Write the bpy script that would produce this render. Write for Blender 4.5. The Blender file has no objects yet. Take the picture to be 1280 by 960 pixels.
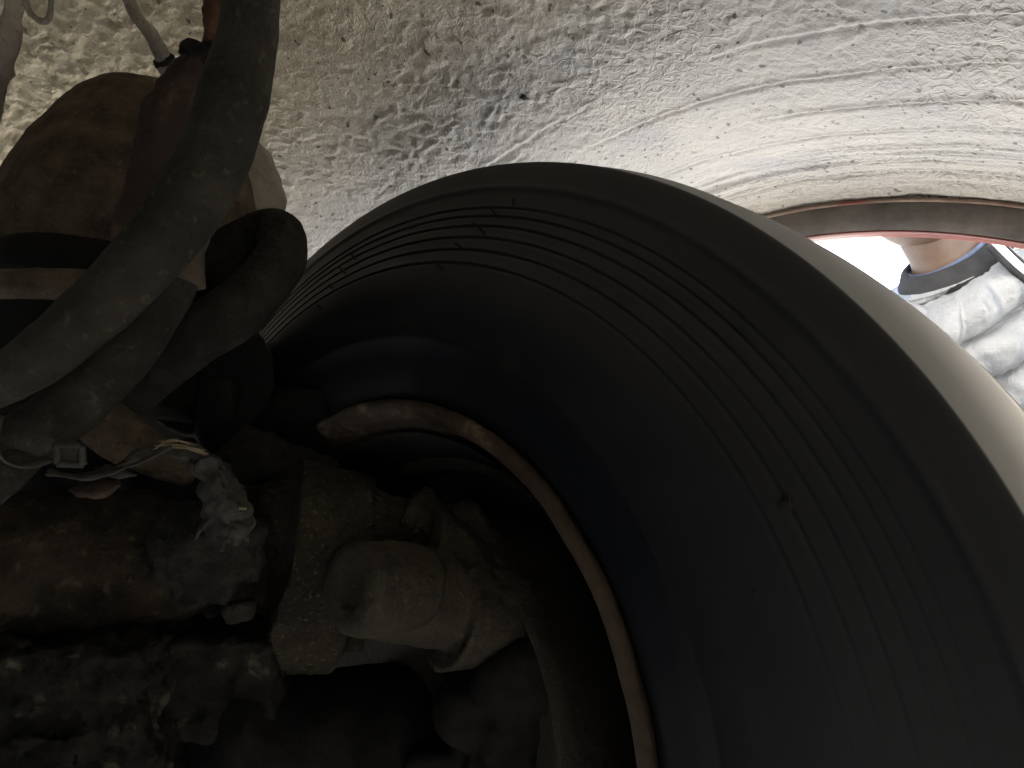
import bpy, bmesh, math, random
import numpy as np
from mathutils import Vector, Matrix, noise, Quaternion
R = math.radians
scene = bpy.context.scene
col = scene.collection
random.seed(7)

# ------------------------------------------------------------------ camera
HC = .688
PITCH = R(13.94)
FPX = 917.0
camd = bpy.data.cameras.new('camera'); cam = bpy.data.objects.new('camera', camd)
col.objects.link(cam); scene.camera = cam
cam.location = (0, 0, HC); cam.rotation_euler = (R(90)+PITCH, 0, 0)
camd.sensor_width = 36; camd.lens = FPX/1280*36
camd.clip_start = .01; camd.clip_end = 3000
# ------------------------------------------------------------------ world, sun, exposure
w = bpy.data.worlds.new('World'); scene.world = w; w.use_nodes = True
nt = w.node_tree
bg = nt.nodes['Background']; bg.inputs['Strength'].default_value = .15
SUN_EL, SUN_AZ = R(33), R(62)      # azimuth clockwise from +Y, towards the sun
sky = nt.nodes.new('ShaderNodeTexSky'); sky.sky_type = 'NISHITA'; sky.sun_disc = False
sky.sun_elevation = SUN_EL; sky.sun_rotation = SUN_AZ
sky.dust_density = 3.0; sky.air_density = 1.0
nt.links.new(sky.outputs[0], bg.inputs[0])
sund = bpy.data.lights.new('sun', 'SUN'); sund.energy = 5.0; sund.angle = R(2.0); sund.color = (1, .955, .89)
sun = bpy.data.objects.new('sun', sund); col.objects.link(sun)
sdir = Vector((math.sin(SUN_AZ)*math.cos(SUN_EL), math.cos(SUN_AZ)*math.cos(SUN_EL), math.sin(SUN_EL)))
sun.rotation_euler = sdir.to_track_quat('Z', 'Y').to_euler()
vs = scene.view_settings
vs.view_transform = 'Standard'; vs.look = 'None'; vs.gamma = 1; vs.use_curve_mapping = False
vs.exposure = 2.7
scene.cycles.max_bounces = 12; scene.cycles.diffuse_bounces = 8

# ------------------------------------------------------------------ frames
FWD = Vector((0, math.cos(PITCH), math.sin(PITCH)))
UP = Vector((0, -math.sin(PITCH), math.cos(PITCH)))
CAM = Vector((0, 0, HC))
def P(px, py, d):
    return CAM + d*(FWD + Vector((1, 0, 0))*((px-640)/FPX) + UP*((480-py)/FPX))
AXC = (math.sin(.7348)*math.cos(.1819), math.cos(.7348)*math.cos(.1819))
YAW = math.atan2(AXC[0], math.hypot(AXC[1], math.sin(.1819)))
HUB = CAM + Vector((-.1177, 0, 0)) + FWD*.6345 + UP*(-.3093)
AX = Vector((math.sin(YAW), math.cos(YAW), 0))       # outboard
UX = Vector((math.cos(YAW), -math.sin(YAW), 0))      # along the truck, to the right
WHEEL_M = Matrix.Translation(HUB) @ Matrix.Rotation(-YAW, 4, 'Z')
def W(t, s, z): return HUB + UX*t + AX*s + Vector((0, 0, z))

# ------------------------------------------------------------------ materials
def mat(name, c1, c2=None, rough=.8, scale=20, bump=.3, bscale=None, metal=0, detail=8, speck=None, speck_scale=60, speck_amt=.6,
        c3=None, spec=.5, dist=.004, ramp=(.35, .65)):
    m = bpy.data.materials.new(name); m.use_nodes = True
    t = m.node_tree; n = t.nodes; L = t.links
    if rough >= .85: spec = .2
    b = n['Principled BSDF']; b.inputs['Roughness'].default_value = rough; b.inputs['Metallic'].default_value = metal
    b.inputs['Specular IOR Level'].default_value = spec
    tc = n.new('ShaderNodeTexCoord')
    n1 = n.new('ShaderNodeTexNoise'); n1.inputs['Scale'].default_value = scale; n1.inputs['Detail'].default_value = detail
    n1.inputs['Roughness'].default_value = .6
    L.new(tc.outputs['Object'], n1.inputs['Vector'])
    r = n.new('ShaderNodeValToRGB'); c2 = c2 or c1
    r.color_ramp.elements[0].position = ramp[0]; r.color_ramp.elements[1].position = ramp[1]
    r.color_ramp.elements[0].color = (*c1, 1); r.color_ramp.elements[1].color = (*c2, 1)
    if c3:
        e = r.color_ramp.elements.new((ramp[0]+ramp[1])/2+.08); e.color = (*c3, 1)
    L.new(n1.outputs[0], r.inputs[0])
    out = r.outputs[0]
    if speck:
        n2 = n.new('ShaderNodeTexNoise'); n2.inputs['Scale'].default_value = speck_scale; n2.inputs['Detail'].default_value = 3
        L.new(tc.outputs['Object'], n2.inputs['Vector'])
        mr = n.new('ShaderNodeMapRange'); mr.inputs['From Min'].default_value = .6; mr.inputs['From Max'].default_value = .72
        mr.inputs['To Max'].default_value = speck_amt
        L.new(n2.outputs[0], mr.inputs[0])
        mx = n.new('ShaderNodeMix'); mx.data_type = 'RGBA'
        L.new(mr.outputs[0], mx.inputs[0]); L.new(out, mx.inputs[6]); mx.inputs[7].default_value = (*speck, 1)
        out = mx.outputs[2]
    L.new(out, b.inputs['Base Color'])
    if bump:
        n3 = n.new('ShaderNodeTexNoise'); n3.inputs['Scale'].default_value = bscale or scale*3; n3.inputs['Detail'].default_value = 6
        n3.inputs['Roughness'].default_value = .65
        L.new(tc.outputs['Object'], n3.inputs['Vector'])
        bp = n.new('ShaderNodeBump'); bp.inputs['Strength'].default_value = bump; bp.inputs['Distance'].default_value = dist
        L.new(n3.outputs[0], bp.inputs['Height']); L.new(bp.outputs[0], b.inputs['Normal'])
    return m
M = {}
M['hose'] = mat('hose_rubber', (.031, .029, .025), (.052, .048, .040), rough=.88, scale=26, bump=.9, bscale=110, dist=.006, speck=(.10, .09, .07), speck_scale=150, speck_amt=.6, ramp=(.42, .6))
M['hose_dark'] = mat('old_rubber', (.015, .0145, .013), (.038, .034, .029), rough=.9, scale=30, bump=.9, bscale=120, dist=.006, ramp=(.4, .62))
M['bag'] = mat('dusty_rubber_bellows', (.075, .056, .042), (.17, .135, .10), rough=.95, scale=38, bump=1, bscale=130, dist=.008, speck=(.22, .18, .14), speck_scale=190, speck_amt=.6, ramp=(.36, .66))
M['chamber'] = mat('dusty_brown_metal', (.013, .0115, .009), (.040, .034, .025), rough=.85, scale=30, bump=1, bscale=90, c3=(.036, .027, .018), dist=.006, speck=(.10, .08, .05), speck_scale=120, speck_amt=.5)
M['pale'] = mat('pale_dried_mud', (.20, .18, .15), (.34, .31, .26), rough=.9, scale=30, bump=.9, bscale=170, dist=.002, speck=(.09, .08, .065), speck_scale=260, speck_amt=.6)
M['seam'] = mat('muddy_red_paint', (.30, .25, .18), (.20, .045, .03), rough=.6, scale=9, bump=.3, c3=(.16, .09, .065))
M['underseal'] = mat('bounce_underseal', (.16, .15, .13), (.24, .225, .195), rough=.95, scale=12, bump=.3)  # unseen underside kept pale to bounce light onto the hoses
M['rust'] = mat('rusty_steel', (.05, .030, .020), (.17, .10, .06), rough=.9, scale=25, bump=.7, bscale=120, c3=(.11, .055, .04))
M['redrust'] = mat('reddish_dirt', (.04, .030, .026), (.12, .075, .060), rough=.9, scale=26, bump=.8, bscale=90, c3=(.055, .040, .033))
M['grime'] = mat('oily_grime', (.018, .0155, .012), (.052, .044, .032), rough=.85, scale=22, bump=.9, bscale=90, speck=(.15, .13, .09), speck_scale=260, speck_amt=.6, dist=.008)
M['grime2'] = mat('dusty_casting', (.022, .018, .012), (.046, .038, .026), rough=.8, scale=14, bump=.7, bscale=80, speck=(.11, .095, .065), speck_scale=240, speck_amt=.55, dist=.006)
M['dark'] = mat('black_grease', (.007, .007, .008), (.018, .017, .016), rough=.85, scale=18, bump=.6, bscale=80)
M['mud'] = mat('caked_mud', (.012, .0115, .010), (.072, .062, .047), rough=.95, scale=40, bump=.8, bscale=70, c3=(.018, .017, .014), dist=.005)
M['tan'] = mat('tan_fitting', (.05, .04, .03), (.12, .095, .07), rough=.8, scale=30, bump=.5)
M['tape'] = mat('dusty_tape', (.030, .029, .026), (.055, .052, .045), rough=.8, scale=30, bump=.8, bscale=120, speck=(.12, .11, .09), speck_scale=200, speck_amt=.3)
M['straw'] = mat('dry_straw', (.16, .135, .085), (.26, .22, .14), rough=.8, scale=60, bump=.1)
M['tie'] = mat('dusty_plastic', (.028, .027, .023), (.05, .047, .04), rough=.6, scale=30, bump=.2)
M['rim'] = mat('rim_rust', (.040, .027, .018), (.25, .20, .14), rough=.75, scale=22, bump=.8, bscale=80, c3=(.085, .06, .040), ramp=(.34, .66))
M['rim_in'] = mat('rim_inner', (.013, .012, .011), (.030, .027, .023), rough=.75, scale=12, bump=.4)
M['panel'] = mat('bounce_white', (.62, .62, .60), (.68, .67, .65), rough=.4, scale=9, bump=.05)  # unseen panel made white so its bounce brightens the jacket neutrally
M['paint'] = mat('red_paint', (.10, .016, .010), (.17, .035, .024), rough=.35, scale=9, bump=.05)
M['lipdark'] = mat('dusty_black_trim', (.060, .049, .042), (.15, .128, .112), rough=.7, scale=14, bump=.4, bscale=60)
M['skin'] = mat('skin', (.045, .027, .018), (.06, .036, .024), rough=.55, scale=20, bump=.1)
M['hair'] = mat('brown_hair', (.09, .055, .03), (.16, .10, .06), rough=.7, scale=90, bump=.5)
M['denim'] = mat('blue_denim', (.07, .10, .18), (.10, .14, .24), rough=.9, scale=120, bump=.3)
M['shirt'] = mat('blue_shirt', (.05, .07, .12), (.07, .09, .15), rough=.9, scale=80, bump=.2)
M['jacket'] = mat('silver_nylon', (.085, .092, .10), (.11, .117, .125), rough=.36, scale=16, bump=.5, bscale=34, dist=.01)
M['jackdark'] = mat('dark_nylon', (.009, .010, .011), (.016, .016, .018), rough=.9, scale=30, bump=.3)
M['zip'] = mat('pale_zip', (.6, .62, .64), (.7, .7, .72), rough=.4, scale=100, bump=.1)
M['boot'] = mat('dark_leather', (.03, .025, .02), (.05, .04, .03), rough=.5, scale=40, bump=.2)
M['ground'] = mat('pale_concrete', (.43, .43, .42), (.53, .525, .51), rough=.95, scale=3, bump=.5, bscale=60)

def tyre_mat():
    m = mat('tyre_rubber', (.0105, .0125, .0175), (.0150, .0170, .0220), rough=.6, scale=7, bump=.15, bscale=200, spec=.42, dist=.001)
    t = m.node_tree; n = t.nodes; L = t.links; b = n['Principled BSDF']
    tc = [x for x in n if x.type == 'TEX_COORD'][0]
    # dust, mostly low on the sidewall and on the tread (paled further to imitate outside light): depends on the radius of the tyre itself
    sep = n.new('ShaderNodeSeparateXYZ'); L.new(tc.outputs['Object'], sep.inputs[0])
    ln = n.new('ShaderNodeVectorMath'); ln.operation = 'LENGTH'
    cmb = n.new('ShaderNodeCombineXYZ'); L.new(sep.outputs[0], cmb.inputs[0]); L.new(sep.outputs[2], cmb.inputs[2]); L.new(cmb.outputs[0], ln.inputs[0])
    tread = n.new('ShaderNodeMapRange'); tread.inputs['From Min'].default_value = .5203; tread.inputs['From Max'].default_value = .5213
    L.new(ln.outputs['Value'], tread.inputs[0])
    n2 = n.new('ShaderNodeTexNoise'); n2.inputs['Scale'].default_value = 26; n2.inputs['Detail'].default_value = 8
    L.new(tc.outputs['Object'], n2.inputs['Vector'])
    d2 = n.new('ShaderNodeMapRange'); d2.inputs['From Min'].default_value = .56; d2.inputs['From Max'].default_value = .75; d2.inputs['To Max'].default_value = .5
    L.new(n2.outputs[0], d2.inputs[0])
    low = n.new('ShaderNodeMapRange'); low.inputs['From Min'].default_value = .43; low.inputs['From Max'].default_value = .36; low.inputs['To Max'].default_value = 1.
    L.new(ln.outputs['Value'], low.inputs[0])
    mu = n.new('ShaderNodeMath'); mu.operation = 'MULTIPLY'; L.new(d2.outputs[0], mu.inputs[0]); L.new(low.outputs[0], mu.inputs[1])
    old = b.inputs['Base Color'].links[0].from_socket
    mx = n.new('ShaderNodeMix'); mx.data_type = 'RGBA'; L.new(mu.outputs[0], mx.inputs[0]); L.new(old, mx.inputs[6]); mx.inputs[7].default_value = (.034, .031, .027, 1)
    mx2 = n.new('ShaderNodeMix'); mx2.data_type = 'RGBA'; L.new(tread.outputs[0], mx2.inputs[0]); L.new(mx.outputs[2], mx2.inputs[6]); mx2.inputs[7].default_value = (.255, .256, .252, 1)
    L.new(mx2.outputs[2], b.inputs['Base Color'])
    rr = n.new('ShaderNodeMapRange'); rr.inputs['To Min'].default_value = .58; rr.inputs['To Max'].default_value = .75
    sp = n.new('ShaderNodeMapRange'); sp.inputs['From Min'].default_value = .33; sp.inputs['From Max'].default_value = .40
    sp.inputs['To Min'].default_value = .08; sp.inputs['To Max'].default_value = .42      # gloss cut near the bead to imitate shade in the recess
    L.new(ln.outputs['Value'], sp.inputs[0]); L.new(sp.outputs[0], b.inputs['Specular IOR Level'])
    ad = n.new('ShaderNodeMath'); ad.operation = 'MAXIMUM'; L.new(mu.outputs[0], ad.inputs[0]); L.new(tread.outputs[0], ad.inputs[1])
    L.new(ad.outputs[0], rr.inputs[0]); L.new(rr.outputs[0], b.inputs['Roughness'])
    return m
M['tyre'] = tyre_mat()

def liner_mat():
    m = bpy.data.materials.new('mud_coated_liner'); m.use_nodes = True
    t = m.node_tree; n = t.nodes; L = t.links; b = n['Principled BSDF']
    b.inputs['Roughness'].default_value = .62; b.inputs['Specular IOR Level'].default_value = .45
    tc = n.new('ShaderNodeTexCoord'); O = tc.outputs['Object']
    def nz(s, det=4, ro=.55, di=0.0):
        x = n.new('ShaderNodeTexNoise'); x.inputs['Scale'].default_value = s; x.inputs['Detail'].default_value = det
        x.inputs['Roughness'].default_value = ro; x.inputs['Distortion'].default_value = di; L.new(O, x.inputs['Vector']); return x.outputs[0]
    def mr(v, a, b_, c=0, d=1):
        x = n.new('ShaderNodeMapRange'); x.inputs['From Min'].default_value = a; x.inputs['From Max'].default_value = b_
        x.inputs['To Min'].default_value = c; x.inputs['To Max'].default_value = d; L.new(v, x.inputs[0]); return x.outputs[0]
    def ma(op, a, b_):
        x = n.new('ShaderNodeMath'); x.operation = op
        for i, v in enumerate((a, b_)):
            if isinstance(v, (int, float)): x.inputs[i].default_value = v
            else: L.new(v, x.inputs[i])
        return x.outputs[0]
    def mix(f, a, b_):
        x = n.new('ShaderNodeMix'); x.data_type = 'RGBA'; L.new(f, x.inputs[0])
        for i, v in ((6, a), (7, b_)):
            if isinstance(v, tuple): x.inputs[i].default_value = (*v, 1)
            else: L.new(v, x.inputs[i])
        return x.outputs[2]
    sep = n.new('ShaderNodeSeparateXYZ'); L.new(O, sep.inputs[0])
    base = mix(mr(nz(3.2, 5), .4, .62), (.38, .375, .36), (.465, .45, .42))
    base = mix(mr(nz(5.5, 3, .5, 1.0), .52, .66, 0, .55), base, (.33, .335, .35))       # grey-blue bare patches
    inb = mr(sep.outputs[1], .10, -.12)                                             # inboard: thicker, yellower mud, also paled to make up for weak light
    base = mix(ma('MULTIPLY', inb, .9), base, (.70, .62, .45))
    edge = mr(sep.outputs[1], .40, .49, 0, .5)
    base = mix(edge, base, (.46, .41, .325))
    base = mix(mr(nz(60, 5, .7), .62, .72, 0, .35), base, (.2, .18, .15))
    base = mix(mr(nz(130, 1, .4), .715, .735, 0, .8), base, (.10, .09, .08))            # small dark pits
    L.new(base, b.inputs['Base Color'])
    # fine relief: worm-like ripples of dried splash + grain
    rip = nz(85, 2, .5, .6)
    rid = ma('ABSOLUTE', ma('SUBTRACT', rip, .5), 0)
    worm = mr(rid, 0, .10, 1, 0)
    area = mr(nz(4.5, 2), .38, .6, .15, 1)
    grain = nz(260, 5, .7)
    coarse = nz(95, 5, .7)
    h = ma('ADD', ma('MULTIPLY', ma('MULTIPLY', worm, area), .5), ma('MULTIPLY', grain, .8))
    h = ma('ADD', h, ma('MULTIPLY', ma('MULTIPLY', coarse, inb), 3.5))
    bp = n.new('ShaderNodeBump'); bp.inputs['Strength'].default_value = 1; bp.inputs['Distance'].default_value = .0022
    L.new(h, bp.inputs['Height']); L.new(bp.outputs[0], b.inputs['Normal'])
    return m
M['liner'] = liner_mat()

# ------------------------------------------------------------------ helpers
def tag(o, label=None, cat=None, group=None, kind=None):
    if label: o['label'] = label
    if cat: o['category'] = cat
    if group: o['group'] = group
    if kind: o['kind'] = kind
    return o
def empty(name, loc, label=None, cat=None, group=None, rot=(0, 0, 0)):
    e = bpy.data.objects.new(name, None); col.objects.link(e); e.location = loc; e.rotation_euler = rot
    e.empty_display_size = .05
    return tag(e, label, cat, group)
def link(name, verts, faces, m, parent=None, matrix=None, smooth=True):
    me = bpy.data.meshes.new(name); me.from_pydata([tuple(v) for v in verts], [], faces); me.update()
    bm = bmesh.new(); bm.from_mesh(me); bmesh.ops.recalc_face_normals(bm, faces=bm.faces); bm.to_mesh(me); bm.free()
    if smooth: me.polygons.foreach_set('use_smooth', [True]*len(me.polygons))
    me.materials.append(M[m] if isinstance(m, str) else m)
    o = bpy.data.objects.new(name, me); col.objects.link(o)
    if parent: o.parent = parent
    if matrix is not None: o.matrix_local = matrix
    return o
def to_parent(pts, parent):
    """world points to the space of a parent Empty"""
    mi = (Matrix.Translation(parent.location) @ parent.rotation_euler.to_matrix().to_4x4()).inverted()
    return [mi @ Vector(p) for p in pts]
def catmull(pts, n=10):
    pts = [Vector(p) for p in pts]; out = []
    ext = [pts[0]*2-pts[1]] + pts + [pts[-1]*2-pts[-2]]
    for i in range(1, len(ext)-2):
        p0, p1, p2, p3 = ext[i-1:i+3]
        for k in range(n):
            t = k/n
            out.append(.5*((2*p1)+(p2-p0)*t+(2*p0-5*p1+4*p2-p3)*t*t+(3*p1-p0-3*p2+p3)*t**3))
    out.append(pts[-1]); return out
def tube_data(pts, radii, n=10, seg=24, bump=0, bs=20, caps=True, ribs=0, flat=1.0):
    k = len(pts)
    path = catmull(pts, n)
    rr = []
    for i in range(len(path)):
        f = i/n; a = min(int(f), k-2); t = f-a; t = t*t*(3-2*t)
        rr.append(radii[a]*(1-t)+radii[a+1]*t)
    verts = []; faces = []
    T = (path[1]-path[0]).normalized(); N = T.orthogonal().normalized()
    for i, p in enumerate(path):
        T2 = (path[min(i+1, len(path)-1)]-path[max(i-1, 0)]).normalized()
        N = (T.rotation_difference(T2) @ N); N = (N - T2*N.dot(T2)).normalized(); T = T2
        B = T.cross(N)
        for j in range(seg):
            a = 2*math.pi*j/seg
            d = N*math.cos(a)+B*math.sin(a)*flat
            r = rr[i]*(1+(ribs*math.sin(i*math.pi) if ribs else 0))
            q = p+d*r
            if bump: q += d*bump*(noise.fractal(q*bs, .7, 2, 4))
            verts.append(q)
    m = len(path)
    for i in range(m-1):
        for j in range(seg):
            faces.append((i*seg+j, i*seg+(j+1) % seg, (i+1)*seg+(j+1) % seg, (i+1)*seg+j))
    if caps:
        faces.append(tuple(range(seg))[::-1]); faces.append(tuple((m-1)*seg+j for j in range(seg)))
    return verts, faces
def tube(name, pts, radii, m, parent=None, **kw):
    if isinstance(radii, (int, float)): radii = [radii]*len(pts)
    if parent is not None: pts = to_parent(pts, parent)
    v, f = tube_data(pts, radii, **kw)
    if parent is None:
        c = Vector(pts[0]); v = [x-c for x in v]
        o = link(name, v, f, m); o.location = c; return o
    return link(name, v, f, m, parent)
def lathe_data(profile, seg=64, closed=False, axis='Y', bump=0, bs=10):
    verts = []; faces = []
    for (r, s) in profile:
        for j in range(seg):
            a = 2*math.pi*j/seg
            p = Vector((r*math.cos(a), s, r*math.sin(a))) if axis == 'Y' else Vector((r*math.cos(a), r*math.sin(a), s))
            if bump and r > 1e-5: p += (Vector((p.x, 0, p.z)) if axis == 'Y' else Vector((p.x, p.y, 0))).normalized()*bump*noise.fractal(p*bs, .7, 2, 4)
            verts.append(p)
    k = len(profile)
    for i in range(k if closed else k-1):
        i2 = (i+1) % k
        for j in range(seg):
            j2 = (j+1) % seg
            faces.append((i*seg+j, i*seg+j2, i2*seg+j2, i2*seg+j))
    return verts, faces
def axis_matrix(loc, direction, up=Vector((0, 0, 1))):
    """local Y along direction"""
    y = Vector(direction).normalized(); x = y.cross(up)
    x = x.normalized() if x.length > 1e-4 else Vector((1, 0, 0)); z = x.cross(y)
    m = Matrix((x, y, z)).transposed().to_4x4(); m.translation = loc; return m
def dense(pr, step=.004):
    out = []
    for a, b in zip(pr[:-1], pr[1:]):
        L = math.hypot(a[0]-b[0], a[1]-b[1]); n = max(1, int(L/step))
        for k in range(n): out.append((a[0]+(b[0]-a[0])*k/n, a[1]+(b[1]-a[1])*k/n))
    out.append(pr[-1]); return out
def lump(name, prims, m, voxel=.005, disp=.004, ds=25, parent=None, sm=2, disp2=0, ds2=80):
    """one continuous cast piece: union of boxes and cylinders, melted together and roughened.
    prims: ('box', centre, size(x,y,z), quaternion/matrix3) or ('cyl', p0, p1, r0, r1) or ('ball', c, r)"""
    bm = bmesh.new()
    c0 = Vector(prims[0][1])
    for p in prims:
        if p[0] == 'box':
            mt = Matrix.Translation(Vector(p[1])-c0) @ (p[3].to_matrix().to_4x4() if len(p) > 3 else Matrix()) @ Matrix.Diagonal((*p[2], 1))
            bmesh.ops.create_cube(bm, size=1, matrix=mt)
        elif p[0] == 'cyl':
            a = Vector(p[1])-c0; b = Vector(p[2])-c0
            q = (b-a).to_track_quat('Z', 'Y').to_matrix().to_4x4(); q.translation = (a+b)/2
            bmesh.ops.create_cone(bm, cap_ends=True, segments=32, radius1=p[3], radius2=p[4] if len(p) > 4 else p[3], depth=(b-a).length, matrix=q)
        else:
            bmesh.ops.create_icosphere(bm, subdivisions=3, radius=p[2], matrix=Matrix.Translation(Vector(p[1])-c0))
    me = bpy.data.meshes.new(name); bm.to_mesh(me); bm.free()
    o = bpy.data.objects.new(name, me); col.objects.link(o)
    md = o.modifiers.new('r', 'REMESH'); md.mode = 'VOXEL'; md.voxel_size = voxel
    if sm:
        s = o.modifiers.new('s', 'SMOOTH'); s.iterations = sm; s.factor = .5
    dg = bpy.context.evaluated_depsgraph_get()
    me2 = bpy.data.meshes.new_from_object(o.evaluated_get(dg))
    o.modifiers.clear(); o.data = me2; bpy.data.meshes.remove(me)
    n = len(me2.vertices)
    co = np.empty(n*3); me2.vertices.foreach_get('co', co); co = co.reshape(-1, 3)
    no = np.empty(n*3); me2.vertices.foreach_get('normal', no); no = no.reshape(-1, 3)
    for i in range(n):
        v = Vector(co[i]); d = disp*noise.fractal(v*ds+c0*3, .6, 2, 4)
        if disp2: d += disp2*noise.fractal(v*ds2+c0, .6, 2, 3)
        co[i] += no[i]*d
    me2.vertices.foreach_set('co', co.ravel()); me2.polygons.foreach_set('use_smooth', [True]*len(me2.polygons)); me2.update()
    me2.materials.clear(); me2.materials.append(M[m])
    me2.name = name
    o.location = c0
    if parent:
        o.parent = parent
        mi = (Matrix.Translation(parent.location) @ parent.rotation_euler.to_matrix().to_4x4()).inverted()
        o.matrix_local = mi @ Matrix.Translation(c0)
    return o
CQ = Quaternion((1, 0, 0), PITCH)      # a turn that lines a box up with the tilted view of the axle

# ------------------------------------------------------------------ ground
bm = bmesh.new(); bmesh.ops.create_grid(bm, x_segments=4, y_segments=4, size=400)
me = bpy.data.meshes.new('ground'); bm.to_mesh(me); bm.free(); me.materials.append(M['ground'])
g = bpy.data.objects.new('ground', me); col.objects.link(g); tag(g, kind='structure')

# ------------------------------------------------------------------ wheel arch: liner, flange, side panel, floor
S_LIP = .50; DT = .1325
CZ1, CZ2, RL1, RL2 = -.125, -.113, .747, .702
def wide(a):
    '''opening widened out of sight behind the tyre to let in more light'''
    x = min(max((a-R(100))/R(55), 0), 1); return .20*x*x*(3-2*x)
def liner_R(s):
    x = min(max((.34-s)/.80, 0), 1); x = x*x*(3-2*x)
    y = min(max((s-.43)/.07, 0), 1)
    return RL1+.018 + .13*x - .016*y*y
arch = empty('wheel_arch', W(0, 0, 0), 'mud-crusted pale wheel arch lining of a truck curving over the tyre, red-edged at its opening', 'wheel arch', rot=(0, 0, -YAW))
def build_liner():
    ns, na = 600, 1350
    s = np.linspace(S_LIP, -.55, ns); a = np.linspace(R(-20), R(178), na)
    v = np.empty((ns*na, 3))
    A, S = np.meshgrid(a, s)
    Rr = np.array([liner_R(x) for x in s])[:, None]*np.ones_like(A)
    rng = np.random.default_rng(3)
    def vnoise(u, v_, seed):
        g_ = np.random.default_rng(seed).random((256, 256))
        iu = np.floor(u).astype(int); iv = np.floor(v_).astype(int); fu = u-iu; fv = v_-iv
        fu = fu*fu*(3-2*fu); fv = fv*fv*(3-2*fv)
        g = lambda i, j: g_[i % 256, j % 256]
        return (g(iu, iv)*(1-fu)+g(iu+1, iv)*fu)*(1-fv)+(g(iu, iv+1)*(1-fu)+g(iu+1, iv+1)*fu)*fv
    U = A*.8
    def fbm(su, sv, seed, o=4, warp=0):
        uu, vv = U*su, S*sv; r = 0; am = 1; tot = 0
        if warp:
            uu = uu+warp*(vnoise(U*su*.5+7, S*sv*.5, seed+50)-.5); vv = vv+warp*(vnoise(U*su*.5+31, S*sv*.5+9, seed+51)-.5)
        for k in range(o):
            r = r+am*(vnoise(uu+17*k, vv+11*k, seed+k)-.5); tot += am; uu = uu*2.03; vv = vv*2.03; am *= .5
        return r/tot
    S0 = S; S = S-.08
    near = np.clip((S-.02)/.3, 0, 1)                     # towards the lip: long grooves that follow the arch
    inb = np.clip((-.10-S)/.2, 0, 1)
    h = .007*fbm(4, 5, 1, 3)
    # pebbled ripples everywhere
    h += .0062*fbm(105, 105, 10, 3, warp=2.)*(1-.45*near)*np.clip(.75+2.5*fbm(5, 5, 95, 2), .3, 1.2) + .0012*fbm(190, 190, 14, 2)*(1-.3*near)
    rip = fbm(34, 40, 20, 2, warp=2.5)
    h += .0008*(1-np.clip(np.abs(rip)/.09, 0, 1))*np.clip(fbm(6, 6, 90, 2)*4+.4, 0, 1)*(1-.6*near)
    # long grooves
    sw = S + .010*fbm(5, 3, 30, 3) + .004*fbm(22, 8, 35, 2)
    for (sc, wd, dp, seed) in ((.372, .0022, .0020, 1), (.343, .003, .0036, 2), (.322, .0022, .0018, 3), (.300, .003, .0030, 4), (.262, .003, .0015, 5), (.205, .003, .0030, 6), (.15, .003, .0016, 7), (.09, .004, .0015, 8)):
        amp = np.clip(vnoise(U*6+seed*9, U*0+seed, 60+seed)*1.6-.25, 0, 1)
        h += 1.7*dp*amp*np.exp(-((sw-sc)/wd)**2) - 1.1*dp*amp*np.exp(-((sw-sc+.005)/wd)**2)
    h += .0060*fbm(14, 110, 40, 3)*np.clip((S-.24)/.1, 0, 1)
    # thick crusted mud inboard
    h += inb*(.013*fbm(95, 95, 70, 4, warp=1.2)+.006*fbm(30, 30, 77, 2))
    # pits
    for _ in range(260):
        a0 = rng.uniform(0, 3.1); s0 = rng.uniform(-.1, .4); r0 = rng.uniform(.0008, .0019)
        d2 = ((A-a0)*.8)**2+(S-s0)**2
        h += .003*np.exp(-d2/r0**2)
    Rr = Rr + h + np.array([wide(x) for x in a])[None, :]
    co = np.stack([DT+Rr*np.cos(A), S0, CZ1+Rr*np.sin(A)], 2).reshape(-1, 3)
    idx = np.arange(ns*na).reshape(ns, na)
    f = np.stack([idx[:-1, :-1], idx[:-1, 1:], idx[1:, 1:], idx[1:, :-1]], 2).reshape(-1, 4)
    me = bpy.data.meshes.new('liner')
    me.vertices.add(len(co)); me.vertices.foreach_set('co', co.ravel())
    me.loops.add(f.size); me.loops.foreach_set('vertex_index', f.ravel())
    me.polygons.add(len(f)); me.polygons.foreach_set('loop_start', np.arange(0, f.size, 4)); me.polygons.foreach_set('loop_total', np.full(len(f), 4))
    me.update(calc_edges=True); me.polygons.foreach_set('use_smooth', [True]*len(f))
    me.materials.append(M['liner'])
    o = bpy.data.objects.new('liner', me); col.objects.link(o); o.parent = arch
    return o
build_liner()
def arc_strip(name, prof, m, a0=-28, a1=182, n=220, wob=0):
    """closed cross-section prof [(radius offset fn or value, s, dz)] swept round the arch opening"""
    verts = []; faces = []; k = len(prof)
    for i in range(n+1):
        a = R(a0+(a1-a0)*i/n)
        for (rr, s, dz) in prof:
            rr += wide(a); verts.append((DT+rr*math.cos(a), s + (wob*noise.noise(Vector((a*9, rr*9, s))) if wob else 0), dz+rr*math.sin(a)))
    for i in range(n):
        for j in range(k):
            j2 = (j+1) % k
            faces.append((i*k+j, i*k+j2, (i+1)*k+j2, (i+1)*k+j))
    return link(name, verts, faces, m, arch)
arc_strip('fender_flange', [(RL1, .497, CZ1), (RL1-.02, .504, CZ1), (RL2, .508, CZ2), (RL2, .516, CZ2), (RL1, .516, CZ1), (RL1+.02, .505, CZ1)], 'lipdark')
arc_strip('red_seam', [(RL1+.002, .4935, CZ1), (RL1-.0018, .4950, CZ1), (RL1-.0018, .498, CZ1), (RL1+.002, .498, CZ1)], 'seam', wob=.004)
arc_strip('red_edge', [(RL2, .509, CZ2), (RL2-.0022, .511, CZ2), (RL2-.0022, .529, CZ2), (RL2, .529, CZ2)], 'paint')
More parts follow.
